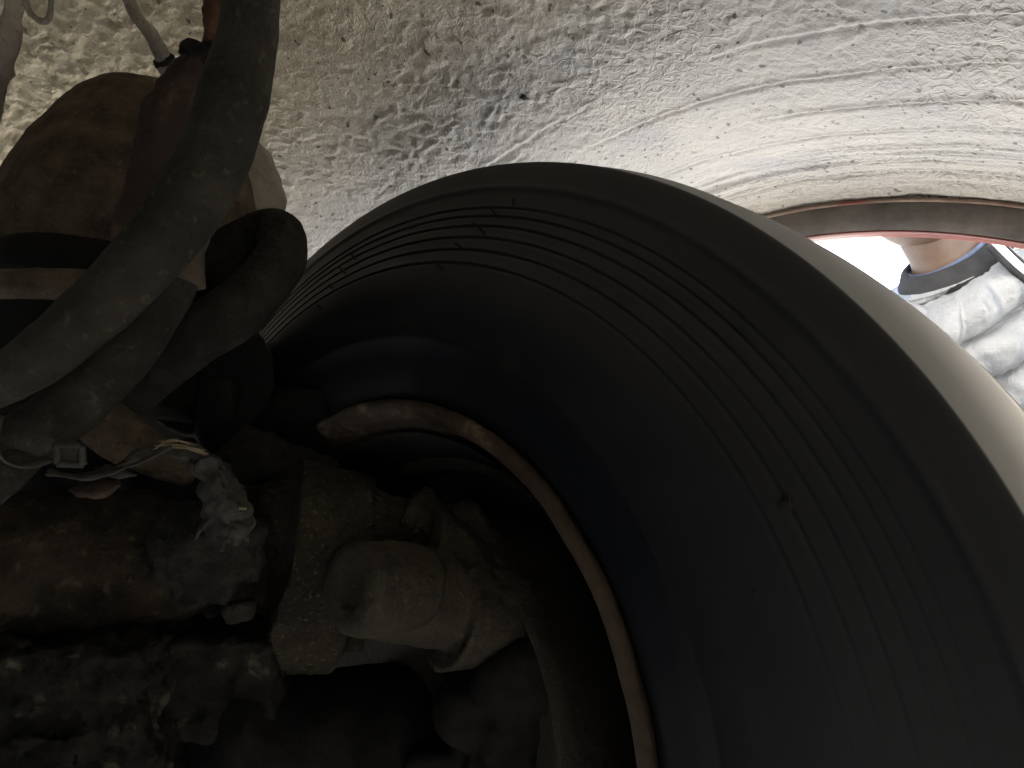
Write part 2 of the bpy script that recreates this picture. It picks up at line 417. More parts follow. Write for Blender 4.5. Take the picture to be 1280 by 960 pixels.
# painted outer skin above and beside the opening, and the inner floor of the cab
def side_panel():
    verts = []; faces = []; n = 120
    for i in range(n+1):
        a = R(-28+212*i/n); c, s_ = math.cos(a), math.sin(a)
        ri = RL2+.0005+wide(a); inner = Vector((DT+ri*c, .529, CZ2+ri*s_))
        # march outwards to the rectangle
        x0, x1, z0, z1 = -1.0, 1.9, -.33, 1.9
        k = 1e9
        if c > 1e-6: k = min(k, (x1-DT)/c)
        if c < -1e-6: k = min(k, (x0-DT)/c)
        if s_ > 1e-6: k = min(k, (z1-CZ2)/s_)
        if s_ < -1e-6: k = min(k, (z0-.0-CZ2)/s_)
        k = max(k, ri+.01)
        verts += [inner, Vector((DT+k*c, .529, CZ2+k*s_)), inner+Vector((0, -.012, 0)), Vector((DT+k*c, .517, CZ2+k*s_))]
    for i in range(n):
        b = i*4
        faces += [(b, b+1, b+5, b+4), (b+2, b+6, b+7, b+3), (b, b+4, b+6, b+2), (b+1, b+3, b+7, b+5)]
    return link('side_panel', verts, faces, 'panel', arch, smooth=False)
side_panel()
def box_local(name, lo, hi, m, parent, rot=None):
    x0, y0, z0 = lo; x1, y1, z1 = hi
    v = [(x, y, z) for x in (x0, x1) for y in (y0, y1) for z in (z0, z1)]
    f = [(0, 1, 3, 2), (4, 6, 7, 5), (0, 4, 5, 1), (2, 3, 7, 6), (0, 2, 6, 4), (1, 5, 7, 3)]
    o = link(name, v, f, m, parent, smooth=False)
    b = o.modifiers.new('b', 'BEVEL'); b.width = .006; b.segments = 2
    return o
box_local('cab_floor', (-1.7, -2.6, .97), (1.9, .51, 1.03), 'underseal', arch)
box_local('front_blocker', (1.84, -2.6, -.33), (1.9, .51, .965), 'dark', arch)  # unseen walls, here and below, added to cut stray light under the truck
box_local('rear_blocker', (-1.7, -2.6, -.33), (-1.64, -.1, .965), 'dark', arch)
box_local('far_side_blocker', (-1.63, -2.6, -.36), (1.83, -2.54, .965), 'dark', arch)
fr = empty('engine_blocker', W(0, -1.3, 0), 'unseen engine block and sump between rails, added to block light', 'engine', rot=(0, 0, -YAW))  # unseen engine parts added to block fill light from behind
box_local('blocker_rail', (-1.6, .22, -.02), (1.8, .30, .26), 'dark', fr)
box_local('blocker_rail', (-1.6, -.62, -.02), (1.8, -.54, .26), 'dark', fr)
box_local('blocker_engine', (-.6, -.50, -.05), (1.1, .18, .9), 'underseal', fr)
box_local('sump', (-.3, -.42, -.26), (.8, .10, -.055), 'dark', fr)

# ------------------------------------------------------------------ wheel
wheel = empty('truck_wheel', HUB, 'worn black truck tyre on a rusty steel rim under the arch', 'wheel', rot=(0, 0, -YAW))
prof = [(.280, .000), (.286, -.012), (.2925, -.019), (.300, -.027), (.312, -.035), (.330, -.042), (.3455, -.0458), (.3465, -.0478), (.3505, -.0480), (.3515, -.0465),
        (.370, -.0490), (.385, -.0490), (.400, -.0465)]
SW = [(.400, -.0465), (.4156, -.0410), (.435, -.0328), (.455, -.0250), (.4713, -.0194), (.4850, -.0158), (.4895, -.0150)]
lines = [.4156, .4290, .4415, .4530, .4630, .4713]
def s_of(r):
    for (a, b) in zip(SW[:-1], SW[1:]):
        if r <= b[0]: return a[1]+(b[1]-a[1])*(r-a[0])/(b[0]-a[0])
    return SW[-1][1]
for q in lines:
    dpt_ = .0013 if q < .47 else .0007
    prof += [(q-.0042, s_of(q-.0042)-.0004), (q-.0014, s_of(q-.0014)-.0004), (q-.0008, s_of(q)+dpt_), (q+.0003, s_of(q)+dpt_), (q+.0008, s_of(q)-.0011), (q+.0022, s_of(q+.0022)-.0009)]
prof += [(.4800, -.0170), (.4860, -.0150), (.4885, -.0142), (.4905, -.0150), (.4925, -.0150), (.4950, -.0128), (.4985, -.0110), (.505, -.0082), (.512, -.0048), (.5175, -.0018), (.5196, -.0003), (.5206, .0012), (.5211, .0026), (.5215, .0040), (.5219, .0052), (.5226, .0075)]
prof += [(.5300, .030), (.5380, .080), (.5420, .120), (.5437, .148), (.5405, .1495), (.5405, .1525), (.5440, .154), (.5443, .172), (.5425, .190), (.5370, .208), (.525, .222), (.50, .238), (.46, .252), (.42, .257), (.37, .256), (.33, .248), (.30, .236), (.286, .222)]
SEG = 420
v, f = lathe_data(prof, seg=SEG)
i0 = next(i for i, q in enumerate(prof) if abs(q[0]-(lines[0]-.0042)) < 1e-9); i1 = i0+6*len(lines)
for i in range(i0, i1):
    for j in range(SEG):
        an = (math.degrees(2*math.pi*j/SEG)+90) % 360          # grooves flattened on the right to imitate softer light there
        w_ = min(max((an-90-8)/72, .05), 1) if an < 270 else max(.05, 1-(an-270)/60)
        q = v[i*SEG+j]; b_ = s_of(prof[i][0]); q.y = b_+(q.y-b_)*w_*(.85+.3*noise.noise(q*8))
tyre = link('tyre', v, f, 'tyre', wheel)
# flatter, sharper shading on the stepped lines
DS = .024
fl_ = [(.252, .10), (.256, .03), (.272, -.018), (.2765, -.034), (.2795, -.0470), (.281, -.050), (.2855, -.0555), (.2915, -.0570), (.2955, -.0535), (.2950, -.047), (.289, -.040), (.283, -.018)]
v, f = lathe_data(dense([(a_, b_+DS) for a_, b_ in fl_], .006), seg=260, bump=.0012, bs=22)
link('rim_flange', v, f, 'rim', wheel)
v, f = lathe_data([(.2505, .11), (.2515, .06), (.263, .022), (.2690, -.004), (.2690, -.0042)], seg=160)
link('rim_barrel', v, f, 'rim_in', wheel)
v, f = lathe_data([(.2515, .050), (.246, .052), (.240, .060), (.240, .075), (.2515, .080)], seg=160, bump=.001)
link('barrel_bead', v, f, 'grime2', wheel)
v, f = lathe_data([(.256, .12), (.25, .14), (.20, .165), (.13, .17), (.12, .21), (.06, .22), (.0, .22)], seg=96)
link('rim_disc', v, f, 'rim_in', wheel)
v, f = lathe_data(dense([(.0, .02), (.16, .02), (.188, .012), (.200, -.002), (.204, .0), (.207, .010), (.207, .12), (.0, .12)], .01), seg=120, bump=.001)
link('brake_drum', v, f, 'grime2', wheel)
# radial moulding marks crossing the lines: thin dark flash lines standing a hair proud
def ridge_world(r, ang, lift=0.0):
    s = s_of(r) if r > .40 else -.047
    return Vector((r*math.cos(ang), s-lift, r*math.sin(ang)))
def mark(a_deg, r0, r1, skew):
    pts = [ridge_world(r0+(r1-r0)*k/5, R(a_deg+skew*k/5), .0009) for k in range(6)]
    v, f = tube_data(pts, [.0004]+[.0011]*4+[.0004], n=3, seg=6)
    link('mould_mark', v, f, 'dark', wheel)

def ang_at(px, py):
    """angle on the sidewall under a pixel"""
    d = (FWD + Vector((1, 0, 0))*((px-640)/FPX) + UP*((480-py)/FPX))
    k = ((HUB+AX*(-.03))-CAM).dot(AX)/d.dot(AX)
    q = CAM+d*k-HUB
    return math.degrees(math.atan2(q.z, q.dot(UX))), math.hypot(q.z, q.dot(UX))
for (x0, y0, x1, y1) in ((601, 252, 617, 270), (586, 275, 607, 294), (571, 304, 585, 314), (556, 333, 571, 344), (630, 240, 631, 251), (429, 313, 444, 325), (421, 333, 437, 344), (415, 356, 427, 364), (410, 385, 421, 391), (310, 437, 318, 443)):
    a0, r0 = ang_at(x0, y0); a1, r1 = ang_at(x1, y1)
    r0 = min(max(r0, .385), .487); r1 = min(max(r1, .385), .487)
    mark(a0, r0, r1, a1-a0)
# balance weight / clod on the rim edge
a0 = R(101)
lump('dirt_clod', [('ball', W(.286*math.cos(R(116)), -.034, .286*math.sin(R(116))), .008), ('ball', W(.281*math.cos(R(113.5)), -.036, .281*math.sin(R(113.5))), .007)], 'tape', voxel=.0018, disp=.003, ds=90, parent=wheel)
for (px_, py_, rr_) in ((986, 632, .0042), (960, 742, .0016)):
    a_, r_ = ang_at(px_, py_); r_ = min(max(r_, .36), .485); a_ = R(a_)
    lump('dirt_spot', [('ball', W(r_*math.cos(a_), s_of(r_)+.0012, r_*math.sin(a_)), rr_), ('ball', W((r_+.003)*math.cos(a_+.006), s_of(r_)+.0014, (r_+.003)*math.sin(a_+.006)), rr_*.7)], 'hose_dark', voxel=.0009, disp=.0012, ds=160, parent=wheel, sm=1)

# ------------------------------------------------------------------ air spring (bellows) behind the hoses
D = .66
c = P(150, 360, D)
bagp = [(0, .232), (.046, .2315), (.062, .229), (.072, .222), (.078, .210), (.085, .19), (.094, .158), (.102, .125), (.1085, .095), (.110, .06), (.108, .02), (.104, .0), (.10, -.012), (.0, -.014)]
v, f = lathe_data([(r*1.0, s*.80) for r, s in dense(bagp[::-1], .004)], seg=160, axis='Z', bump=.0018, bs=24)
bag = empty('air_spring', c, 'dusty brown rubber air spring bag hanging behind the thick hose', 'air spring', rot=(R(-6), R(2), 0))
link('bellows', v, f, 'bag', bag)
v, f = lathe_data([(0, -.008), (.106, -.008), (.110, -.014), (.110, -.03), (.104, -.036), (.09, -.05), (.085, -.12), (.0, -.12)], seg=80, axis='Z', bump=.002, bs=20)
link('piston', v, f, 'dark', bag)
c = P(262, 330, .74)
v, f = lathe_data(dense([(0, .142), (.02, .141), (.038, .135), (.052, .122), (.061, .104), (.066, .08), (.067, .055), (.064, .03), (.058, .0), (.055, -.05), (0, -.05)], .007), seg=96, axis='Z', bump=.003, bs=30)
o = link('mud_dome', v, f, 'pale'); o.location = c
o.name = 'bump_stop'; tag(o, 'pale mud-coated rounded bump stop showing right of the thick hose', 'bump stop')

# ------------------------------------------------------------------ hoses and pipes
def px_tube(name, pts, m, label=None, cat=None, parent=None, **kw):
    """pts: (px, py, depth, width in px)"""
    o = tube(name, [P(a, b, d) for a, b, d, w_ in pts], [w_*.5*d/FPX for a, b, d, w_ in pts], m, parent, **kw)
    if label: tag(o, label, cat)
    return o
h1 = px_tube('thick_hose', [(318, -60, .44, 66), (310, 40, .44, 72), (290, 130, .43, 84), (258, 215, .42, 88), (210, 290, .41, 84), (140, 368, .40, 78), (70, 430, .40, 72), (10, 472, .41, 62), (-60, 498, .44, 60)], 'hose',
        'thick dusty black rubber hose crossing in front from top to left edge', 'hose', bump=.0008, bs=34, seg=60, n=24)
h2 = empty('lower_hose', P(215, 345, .5), 'second black hose below the thick one, ending in a tan metal sleeve', 'hose')
px_tube('hose_body', [(226, 338, .50, 50), (205, 375, .50, 58), (160, 440, .48, 66), (100, 500, .46, 70), (35, 548, .45, 74), (-50, 590, .45, 74)], 'hose', parent=h2, bump=.001, bs=18, seg=36)
px_tube('end_sleeve', [(247, 268, .505, 20), (243, 290, .503, 32), (232, 322, .50, 50), (222, 350, .497, 66)], 'tan', parent=h2, bump=.003, bs=45, seg=36, n=6)
px_tube('thin_hose', [(150, 440, .50, 36), (80, 486, .50, 38), (20, 520, .50, 40), (-60, 545, .5, 40)], 'hose_dark', 'thinner black hose half hidden between the thick hose and the lower hose', 'hose', bump=.001, bs=20)
px_tube('bent_hose', [(255, 345, .62, 58), (300, 308, .63, 62), (345, 292, .63, 60), (352, 318, .60, 62), (330, 352, .58, 68), (290, 392, .56, 74), (240, 425, .56, 70), (190, 470, .57, 62), (140, 520, .58, 60)], 'hose_dark',
        'matt black hose bent back on itself in a tight loop left of the tyre', 'hose', bump=.0016, bs=24, seg=36, n=14)
px_tube('curved_pipe', [(-60, 358, .52, 40), (30, 354, .52, 40), (100, 356, .52, 40), (160, 372, .53, 38), (215, 402, .54, 36)], 'bag', 'curved brown pipe under the air spring at the left edge', 'pipe', bump=.0012, bs=24)
# rusty valve pipe with collar behind the thick hose
vp = empty('rusty_pipe', P(270, 40, .55), 'rusty reddish pipe with dirty collars running up behind the thick hose', 'pipe')
px_tube('upper_tube', [(285, -60, .55, 44), (275, 10, .55, 40), (268, 62, .55, 38)], 'rust', parent=vp, bump=.004, bs=40)
px_tube('collar', [(262, 66, .55, 62), (258, 74, .55, 70), (252, 84, .55, 64)], 'dark', parent=vp, bump=.003, bs=45)
px_tube('crusted_tube', [(256, 80, .55, 58), (238, 115, .55, 74), (215, 175, .545, 80), (192, 230, .54, 78), (175, 280, .53, 60), (160, 320, .52, 40)], 'redrust', parent=vp, bump=.006, bs=26, seg=48, n=16)
px_tube('lower_fitting', [(278, 225, .52, 40), (268, 240, .52, 56), (252, 262, .52, 40), (240, 290, .52, 30)], 'rust', parent=vp, bump=.008, bs=50, n=12)
# thin cable with rubber grommet
cb = empty('thin_cable', P(180, 40, .6), 'thin grey cable ending in a black grommet above the air spring', 'cable')
px_tube('cable', [(150, -30, .58, 15), (168, 15, .59, 16), (190, 45, .60, 17), (206, 76, .61, 19)], 'pale', parent=cb, bump=.0012, bs=60)
px_tube('grommet', [(203, 70, .608, 20), (205, 74, .61, 27), (207, 80, .612, 27), (209, 84, .613, 20)], 'hose_dark', parent=cb, seg=28)
px_tube('cable_tip', [(206, 80, .612, 20), (211, 98, .615, 17), (216, 122, .62, 9)], 'pale', parent=cb, bump=.001, bs=60)
px_tube('wire_loop', [(28, -20, .5, 9), (35, 10, .5, 8), (50, 26, .5, 8), (62, 20, .5, 8), (64, -20, .5, 8)], 'pale', 'small dusty wire loop hanging in the top left corner', 'wire', bump=.0008, bs=60)
px_tube('pale_strut', [(30, -60, .55, 24), (12, 30, .56, 26), (-8, 110, .58, 26), (-40, 200, .6, 26)], 'pale', 'mud-caked pale strut at the left edge beside the wire loop', 'strut', bump=.004, bs=40)

# ------------------------------------------------------------------ dark backdrop, plate and beams
lump('dark_backdrop', [('box', P(60, 470, .78), (.42, .06, .30), CQ), ('box', P(235, 470, .74), (.09, .06, .19), CQ), ('box', P(120, 620, .76), (.50, .08, .22), CQ),  # backdrop slab standing in for the dark gap behind the hoses
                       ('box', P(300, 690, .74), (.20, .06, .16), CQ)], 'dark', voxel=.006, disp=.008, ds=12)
tag(bpy.data.objects['dark_backdrop'], 'black backdrop slab added to darken the gap behind the bent hose', 'bracket')
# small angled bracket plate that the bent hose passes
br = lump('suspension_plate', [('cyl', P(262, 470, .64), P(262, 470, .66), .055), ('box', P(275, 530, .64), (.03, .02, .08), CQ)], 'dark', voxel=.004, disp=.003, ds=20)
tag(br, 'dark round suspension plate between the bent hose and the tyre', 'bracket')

# drum brake expander casting with caliper arm
br = empty('brake_caliper', P(440, 700, .53), 'dirt-covered cast brake caliper with a round bolt boss in front of the rim', 'brake caliper')
d = .56
lump('housing', [('cyl', P(345, 700, d+.02), P(430, 712, d+.04), .082, .080), ('cyl', P(420, 690, d+.03), P(520, 668, d+.05), .062, .030), ('ball', P(360, 640, d+.02), .03),
                 ('box', P(385, 700, d+.04), (.10, .06, .13), CQ)], 'grime', voxel=.003, disp=.0032, ds=22, parent=br, disp2=.0009)
lump('guide_arm', [('cyl', P(470, 735, d-.03), P(640, 765, d+.03), .036, .034), ('cyl', P(560, 765, d), P(640, 775, d+.03), .043, .036), ('cyl', P(520, 700, d+.02), P(600, 730, d+.04), .045, .03), ('cyl', P(650, 760, d+.03), P(690, 765, d+.06), .026, .014)], 'grime2', voxel=.003, disp=.003, ds=22, parent=br, disp2=.0006)
bd = (P(462, 728, .515)-P(428, 734, .475)).normalized()
def add_lathe_px(name, prof_, loc, direction, m, parent, seg=64, bump=0, bs=30):
    v, f = lathe_data(prof_, seg=seg, bump=bump, bs=bs)
    mt = axis_matrix(loc, direction)
    mi = (Matrix.Translation(parent.location) @ parent.rotation_euler.to_matrix().to_4x4()).inverted()
    return link(name, v, f, m, parent, matrix=mi @ mt)
dirb = (Vector((.66, .75, .03))).normalized()
add_lathe_px('bolt_boss', dense([(0, .0035), (.0095, .0035), (.0115, .0025), (.0125, .0005), (.0145, -.001), (.022, -.002), (.027, -.001), (.030, .003), (.0318, .010), (.0315, .04), (.029, .058), (.024, .066)], .003),
             P(436, 737, .485), dirb, 'grime2', br, bump=.0012, bs=45)
lump('upper_web', [('cyl', P(290, 560, .60), P(345, 580, .60), .022, .02), ('cyl', P(345, 580, .60), P(440, 612, .61), .02, .016), ('ball', P(300, 590, .59), .02)], 'dark', voxel=.003, disp=.006, ds=30, parent=br)
lump('arm_web', [('cyl', P(500, 640, .60), P(630, 745, .62), .028, .024), ('cyl', P(560, 640, .62), P(670, 750, .62), .02, .018)], 'grime', voxel=.004, disp=.005, ds=24, parent=br)

# lower joint seen in the dark
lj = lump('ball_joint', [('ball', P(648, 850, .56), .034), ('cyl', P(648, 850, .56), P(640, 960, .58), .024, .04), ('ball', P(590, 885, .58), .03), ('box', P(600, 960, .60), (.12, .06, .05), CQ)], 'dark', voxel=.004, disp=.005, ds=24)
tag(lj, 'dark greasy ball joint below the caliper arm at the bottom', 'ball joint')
# axle tube and brake chamber
ch = lump('brake_chamber', [('cyl', P(-90, 705, .50), P(205, 700, .54), .052, .05), ('ball', P(205, 700, .54), .046)], 'chamber', voxel=.004, disp=.004, ds=14)
tag(ch, 'dusty brown cylindrical brake chamber at the left under the hoses', 'brake chamber')
bt = empty('ball_boot', P(260, 700, .50), 'dark torn rubber boot cup wrapped with dusty grey tape beside the caliper', 'rubber boot')
lump('boot', [('cyl', P(258, 690, .50), P(262, 752, .50), .033, .018), ('ball', P(255, 680, .50), .033), ('cyl', P(300, 655, .51), P(300, 730, .51), .016, .012), ('ball', P(232, 692, .495), .022)], 'hose_dark', voxel=.0025, disp=.006, ds=28, parent=bt)
lump('nut', [('cyl', P(298, 752, .50), P(302, 775, .50), .010)], 'hose_dark', voxel=.002, disp=.002, ds=50, parent=bt)
def tape():
    # torn crumpled sheet wrapped round the neck
    n, m_ = 46, 40; verts = []; faces = []
    for i in range(n):
        for j in range(m_):
            u, v_ = i/(n-1), j/(m_-1)
            ang = (u-.5)*2.8
            cx = 262 + 22*math.sin(v_*2.4) + 30*math.sin(ang)*(.75+.35*v_); cy = 572+ v_*100 + 8*math.sin(u*9+v_*3)+ 10*u
            edge = noise.noise(Vector((u*7, 0, 3)))*14*max(0, (v_-.85)/.15) 
            dpt = .478 - .022*math.cos(ang) + .007*noise.fractal(Vector((u*3, v_*3, 2)), .9, 2, 4)
            cx += 10*noise.noise(Vector((v_*7, u*2, 9)))
            verts.append(P(cx, cy+edge, dpt))
    for i in range(n-1):
        for j in range(m_-1):
            a = i*m_+j; faces.append((a, a+1, a+m_+1, a+m_))
    vv = to_parent(verts, bt)
    o = link('torn_tape', vv, faces, 'tape', bt)
    s = o.modifiers.new('t', 'SOLIDIFY'); s.thickness = .0015
    return o
tape()
px_tube('foil_strip', [(120, 592, .47, 10), (170, 572, .47, 16), (215, 560, .475, 20), (255, 572, .48, 26), (285, 590, .48, 34)], 'tape', 'dusty crumpled strip of tape running from the cable tie to the torn boot', 'tape', bump=.006, bs=55, n=14, flat=.5)
st = empty('straw_tuft', P(220, 553, .46), 'tuft of dry pale straw caught on top of the torn boot', 'straw')
random.seed(4)
for i in range(9):
    x0, y0 = 214+random.uniform(-24, 8), 552+random.uniform(-1, 9); x1, y1 = 230+random.uniform(0, 38), 552+random.uniform(2, 20)
    if i > 5: x0, y0, x1, y1 = 188+random.uniform(0, 12), 560+random.uniform(-1, 5), 222, 549+random.uniform(-1, 3)
    dd = .455+random.uniform(-.004, .006)
    pts = to_parent([P(x0, y0, dd), P((x0+x1)/2, (y0+y1)/2-4, dd-.003), P(x1, y1, dd)], st)
    v, f = tube_data(pts, [.0003, .00055, .0003], n=4, seg=5)
    link('straw', v, f, 'straw', st)
o = tube('straw_bit', [P(297, 635, .455), P(308, 636, .455)], [.0009, .0009], 'straw', seg=6, n=2); tag(o, 'short bright bit of straw stuck on the dusty tape', 'straw')

# cable tie with square buckle, tabs
ct = empty('cable_tie', P(87, 568, .43), 'dusty plastic cable tie with a square buckle under the lower hose', 'cable tie')
def ring_box(cx, cy, d_, wx, wy, th, name, m):
    pts = [P(cx-wx, cy-wy, d_), P(cx+wx*.9, cy-wy*.8, d_), P(cx+wx, cy+wy, d_), P(cx-wx*.85, cy+wy*.9, d_)]
    pts = to_parent(pts, ct)
    verts = []; faces = []
    for p in range(4):
        v, f = tube_data([pts[p], (pts[p]+pts[(p+1) % 4])/2, pts[(p+1) % 4]], [th]*3, n=3, seg=10)
        b = len(verts); verts += v; faces += [tuple(q+b for q in ff) for ff in f]
    return link(name, verts, faces, m, ct)
ring_box(87, 568, .43, 17, 13, .0022, 'buckle', 'tie')
lump('buckle_block', [('box', P(87, 568, .434), (.013, .006, .010), CQ)], 'tie', voxel=.001, disp=.001, ds=60, parent=ct, sm=3)
px_tube('strap', [(2, 520, .405, 4), (-4, 560, .405, 5), (10, 578, .41, 5), (35, 582, .42, 6), (60, 574, .43, 8)], 'tie', parent=ct, flat=2.2)
px_tube('strap_tail', [(60, 590, .44, 10), (110, 596, .44, 12), (170, 580, .44, 10), (215, 558, .45, 6)], 'tie', parent=ct, bump=.002, bs=50, flat=.5)
px_tube('loose_tab', [(88, 612, .45, 10), (105, 612, .448, 26), (130, 610, .448, 30), (150, 604, .45, 8)], 'redrust', parent=ct, bump=.002, bs=50, flat=.6)
px_tube('side_tab', [(130, 585, .45, 10), (150, 592, .448, 18), (170, 594, .45, 6)], 'tie', parent=ct, bump=.001, bs=50, flat=.6)
px_tube('lower_pipe', [(-50, 640, .42, 52), (0, 600, .43, 50), (40, 560, .45, 46), (60, 540, .46, 40)], 'hose', 'short dusty pipe stub at the left edge under the cable tie', 'pipe', bump=.001, bs=20)
px_tube('brown_pipe', [(90, 500, .52, 60), (150, 545, .52, 66), (190, 568, .53, 56), (240, 590, .55, 40)], 'bag', 'brown dusty elbow pipe behind the cable tie', 'pipe', bump=.002, bs=24)

# muddy blocks and beam along the bottom
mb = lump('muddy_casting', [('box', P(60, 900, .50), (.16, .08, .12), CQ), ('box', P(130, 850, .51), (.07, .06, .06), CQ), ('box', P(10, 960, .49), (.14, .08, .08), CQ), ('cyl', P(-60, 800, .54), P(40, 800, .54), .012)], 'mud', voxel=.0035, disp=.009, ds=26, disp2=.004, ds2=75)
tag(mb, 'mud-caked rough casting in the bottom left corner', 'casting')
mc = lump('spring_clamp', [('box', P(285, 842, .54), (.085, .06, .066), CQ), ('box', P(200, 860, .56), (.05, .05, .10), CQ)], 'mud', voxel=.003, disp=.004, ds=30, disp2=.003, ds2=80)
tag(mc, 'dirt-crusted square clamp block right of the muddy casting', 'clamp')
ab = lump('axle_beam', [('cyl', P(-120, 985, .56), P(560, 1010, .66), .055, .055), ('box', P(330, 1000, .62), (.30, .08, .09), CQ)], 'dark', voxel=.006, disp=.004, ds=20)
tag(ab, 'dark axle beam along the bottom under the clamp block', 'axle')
ah = lump('axle_stub', [('cyl', W(0, -.16, 0), W(0, .06, 0), .07, .06)], 'dark', voxel=.006, disp=.003, ds=20)
tag(ah, 'greasy axle stub in the middle of the wheel', 'axle')

# ------------------------------------------------------------------ person outside
def person():
    root = empty('person', Vector((1.1, 1.45, 0)), 'person in a silver quilted puffer jacket leaning in outside the arch opening', 'person')
    neck = P(1184, 322, 1.38); pel = Vector((1.18, 1.50, .82))
    ax = (pel-neck).normalized()
    side = Vector((1, 0, 0)) - ax*ax.x; side = side.normalized()      # wearer's left, seen to the right
    side = (side + Vector((0, .25, 0))).normalized()
    front = side.cross(ax).normalized()
    if front.y > 0: front = -front
    head = neck - ax*.19 + front*.03
    def skinned(name, vs, es, rs, m, sub=2, root_i=0):
        me = bpy.data.meshes.new(name); vs = to_parent(vs, root); me.from_pydata([tuple(v) for v in vs], es, [])
        o = bpy.data.objects.new(name, me); col.objects.link(o); o.parent = root
        o.modifiers.new('k', 'SKIN')
        for i, s in enumerate(me.skin_vertices[0].data):
            r_ = rs[i]; s.radius = r_ if isinstance(r_, tuple) else (r_, r_); s.use_root = i == root_i
        if sub: sd = o.modifiers.new('s', 'SUBSURF'); sd.levels = sub; sd.render_levels = sub
        me.materials.append(M[m]); return o
    # body: trunk, neck, legs, bare hands are one continuous figure
    hipL, hipR = pel+side*.10, pel-side*.10
    kL, kR = pel+side*.16+front*.34+Vector((0, 0, -.20)), pel-side*.15+front*.30+Vector((0, 0, -.26))
    aL, aR = Vector((kL.x, kL.y+.16, .10)), Vector((kR.x, kR.y+.30, .12))
    chest = neck+ax*.2
    vs = [pel, pel-ax*.18, chest, neck+ax*.02, neck-ax*.05, hipL, kL, aL, hipR, kR, aR]
    es = [(0, 1), (1, 2), (2, 3), (3, 4), (0, 5), (5, 6), (6, 7), (0, 8), (8, 9), (9, 10)]
    skinned('body', vs, es, [.13, .12, .12, .06, .055, .095, .065, .042, .095, .065, .042], 'denim')
    # head
    bmh = bmesh.new(); bmesh.ops.create_uvsphere(bmh, u_segments=48, v_segments=32, radius=1)
    for v in bmh.verts:
        x, y, z = v.co
        v.co = Vector((x*.078*(1-.18*max(0, -z)), y*.098, z*.118))
        # y- is the face
        if y < 0:
            v.co.y += -.022*math.exp(-((x*.078)/.011)**2-((z+.12)/.16)**2)          # nose
            for sx in (-1, 1): v.co.y += .010*math.exp(-((x*.078-sx*.031)/.015)**2-((z-.06)/.12)**2)  # eye sockets
            v.co.y += -.007*math.exp(-((x*.078)/.024)**2-((z+.47)/.05)**2) - .006*math.exp(-((x*.078)/.024)**2-((z+.60)/.05)**2)  # lips
            v.co.y += -.010*math.exp(-((x*.078)/.024)**2-((z+.85)/.12)**2)
        else:
            pass
    up_ = (-ax+Vector((0, 0, .6))).normalized(); fr = (front - up_*front.dot(up_)).normalized(); sd = up_.cross(fr)
    hm = Matrix((-sd, -fr, up_)).transposed().to_4x4()
    if hm.determinant() < 0: hm = Matrix((sd, -fr, up_)).transposed().to_4x4()
    hm.translation = neck-ax*.16
    mi = Matrix.Translation(-root.location)
    me = bpy.data.meshes.new('head'); bmh.to_mesh(me); bmh.free(); me.materials.append(M['skin'])
    me.polygons.foreach_set('use_smooth', [True]*len(me.polygons))
    ho = bpy.data.objects.new('head', me); col.objects.link(ho); ho.parent = root; ho.matrix_local = mi @ hm
    for sx in (-1, 1):
        v, f = lathe_data([(0, -.012), (.006, -.010), (.011, -.004), (.012, 0), (.0, .006)], seg=20)
        e = link('eye', v, f, 'zip', ho); e.location = (sx*.031, -.083, .007)
        v, f = lathe_data([(0, -.0128), (.004, -.0122), (.005, -.0105)], seg=16)
        link('iris', v, f, 'dark', ho).location = (sx*.031, -.083, .007)
        pts = [Vector((sx*.076, .0, .03)), Vector((sx*.086, .018, .028)), Vector((sx*.088, .022, 0)), Vector((sx*.082, .008, -.024)), Vector((sx*.074, -.004, -.03))]
        v, f = tube_data(pts, [.006, .008, .009, .008, .005], n=5, seg=10); link('ear', v, f, 'skin', ho)
    # hair
    bmx = bmesh.new(); bmesh.ops.create_uvsphere(bmx, u_segments=48, v_segments=32, radius=1)
    dl = [v for v in bmx.verts if (v.co.z < .25 and v.co.y < -.25) or v.co.z < -.45]
    bmesh.ops.delete(bmx, geom=dl, context='VERTS')
    for v in bmx.verts:
        x, y, z = v.co; q = Vector((x*.084, y*.105, z*.126)); v.co = q*(1+.06*noise.fractal(q*45, .7, 2, 3))
    me = bpy.data.meshes.new('hair'); bmx.to_mesh(me); bmx.free(); me.materials.append(M['hair'])
    hr = bpy.data.objects.new('hair', me); col.objects.link(hr); hr.parent = root; hr.matrix_local = mi @ hm
    hr.modifiers.new('t', 'SOLIDIFY').thickness = .006
    # neck skin
    v, f = tube_data(to_parent([neck-ax*.09, neck-ax*.03, neck+ax*.03], root), [.056, .058, .07], seg=28); link('neck', v, f, 'skin', root)
    # shirt collar
    v, f = tube_data(to_parent([neck-ax*.012-side*.0, neck+ax*.06], root), [.070, .10], seg=28, caps=False); link('shirt_collar', v, f, 'shirt', root)
    # quilted jacket shell: elliptical rings, pinched at each seam
    L = (pel-neck).length+.06; n, seg = 300, 180; verts = []; faces = []
    def ring(t):
        if t < .06: w_ = .075+(t/.06)*.03; dd = .07+.3*t
        elif t < .17: u = (t-.06)/.11; u = math.sin(u*math.pi/2); w_ = .105+.125*u; dd = .088+.05*u
        else: w_ = .23+.015*math.sin((t-.17)*4); dd = .138+.03*math.sin(min(1, (t-.17)/.4)*math.pi/2)
        return w_, dd
    seam = .078
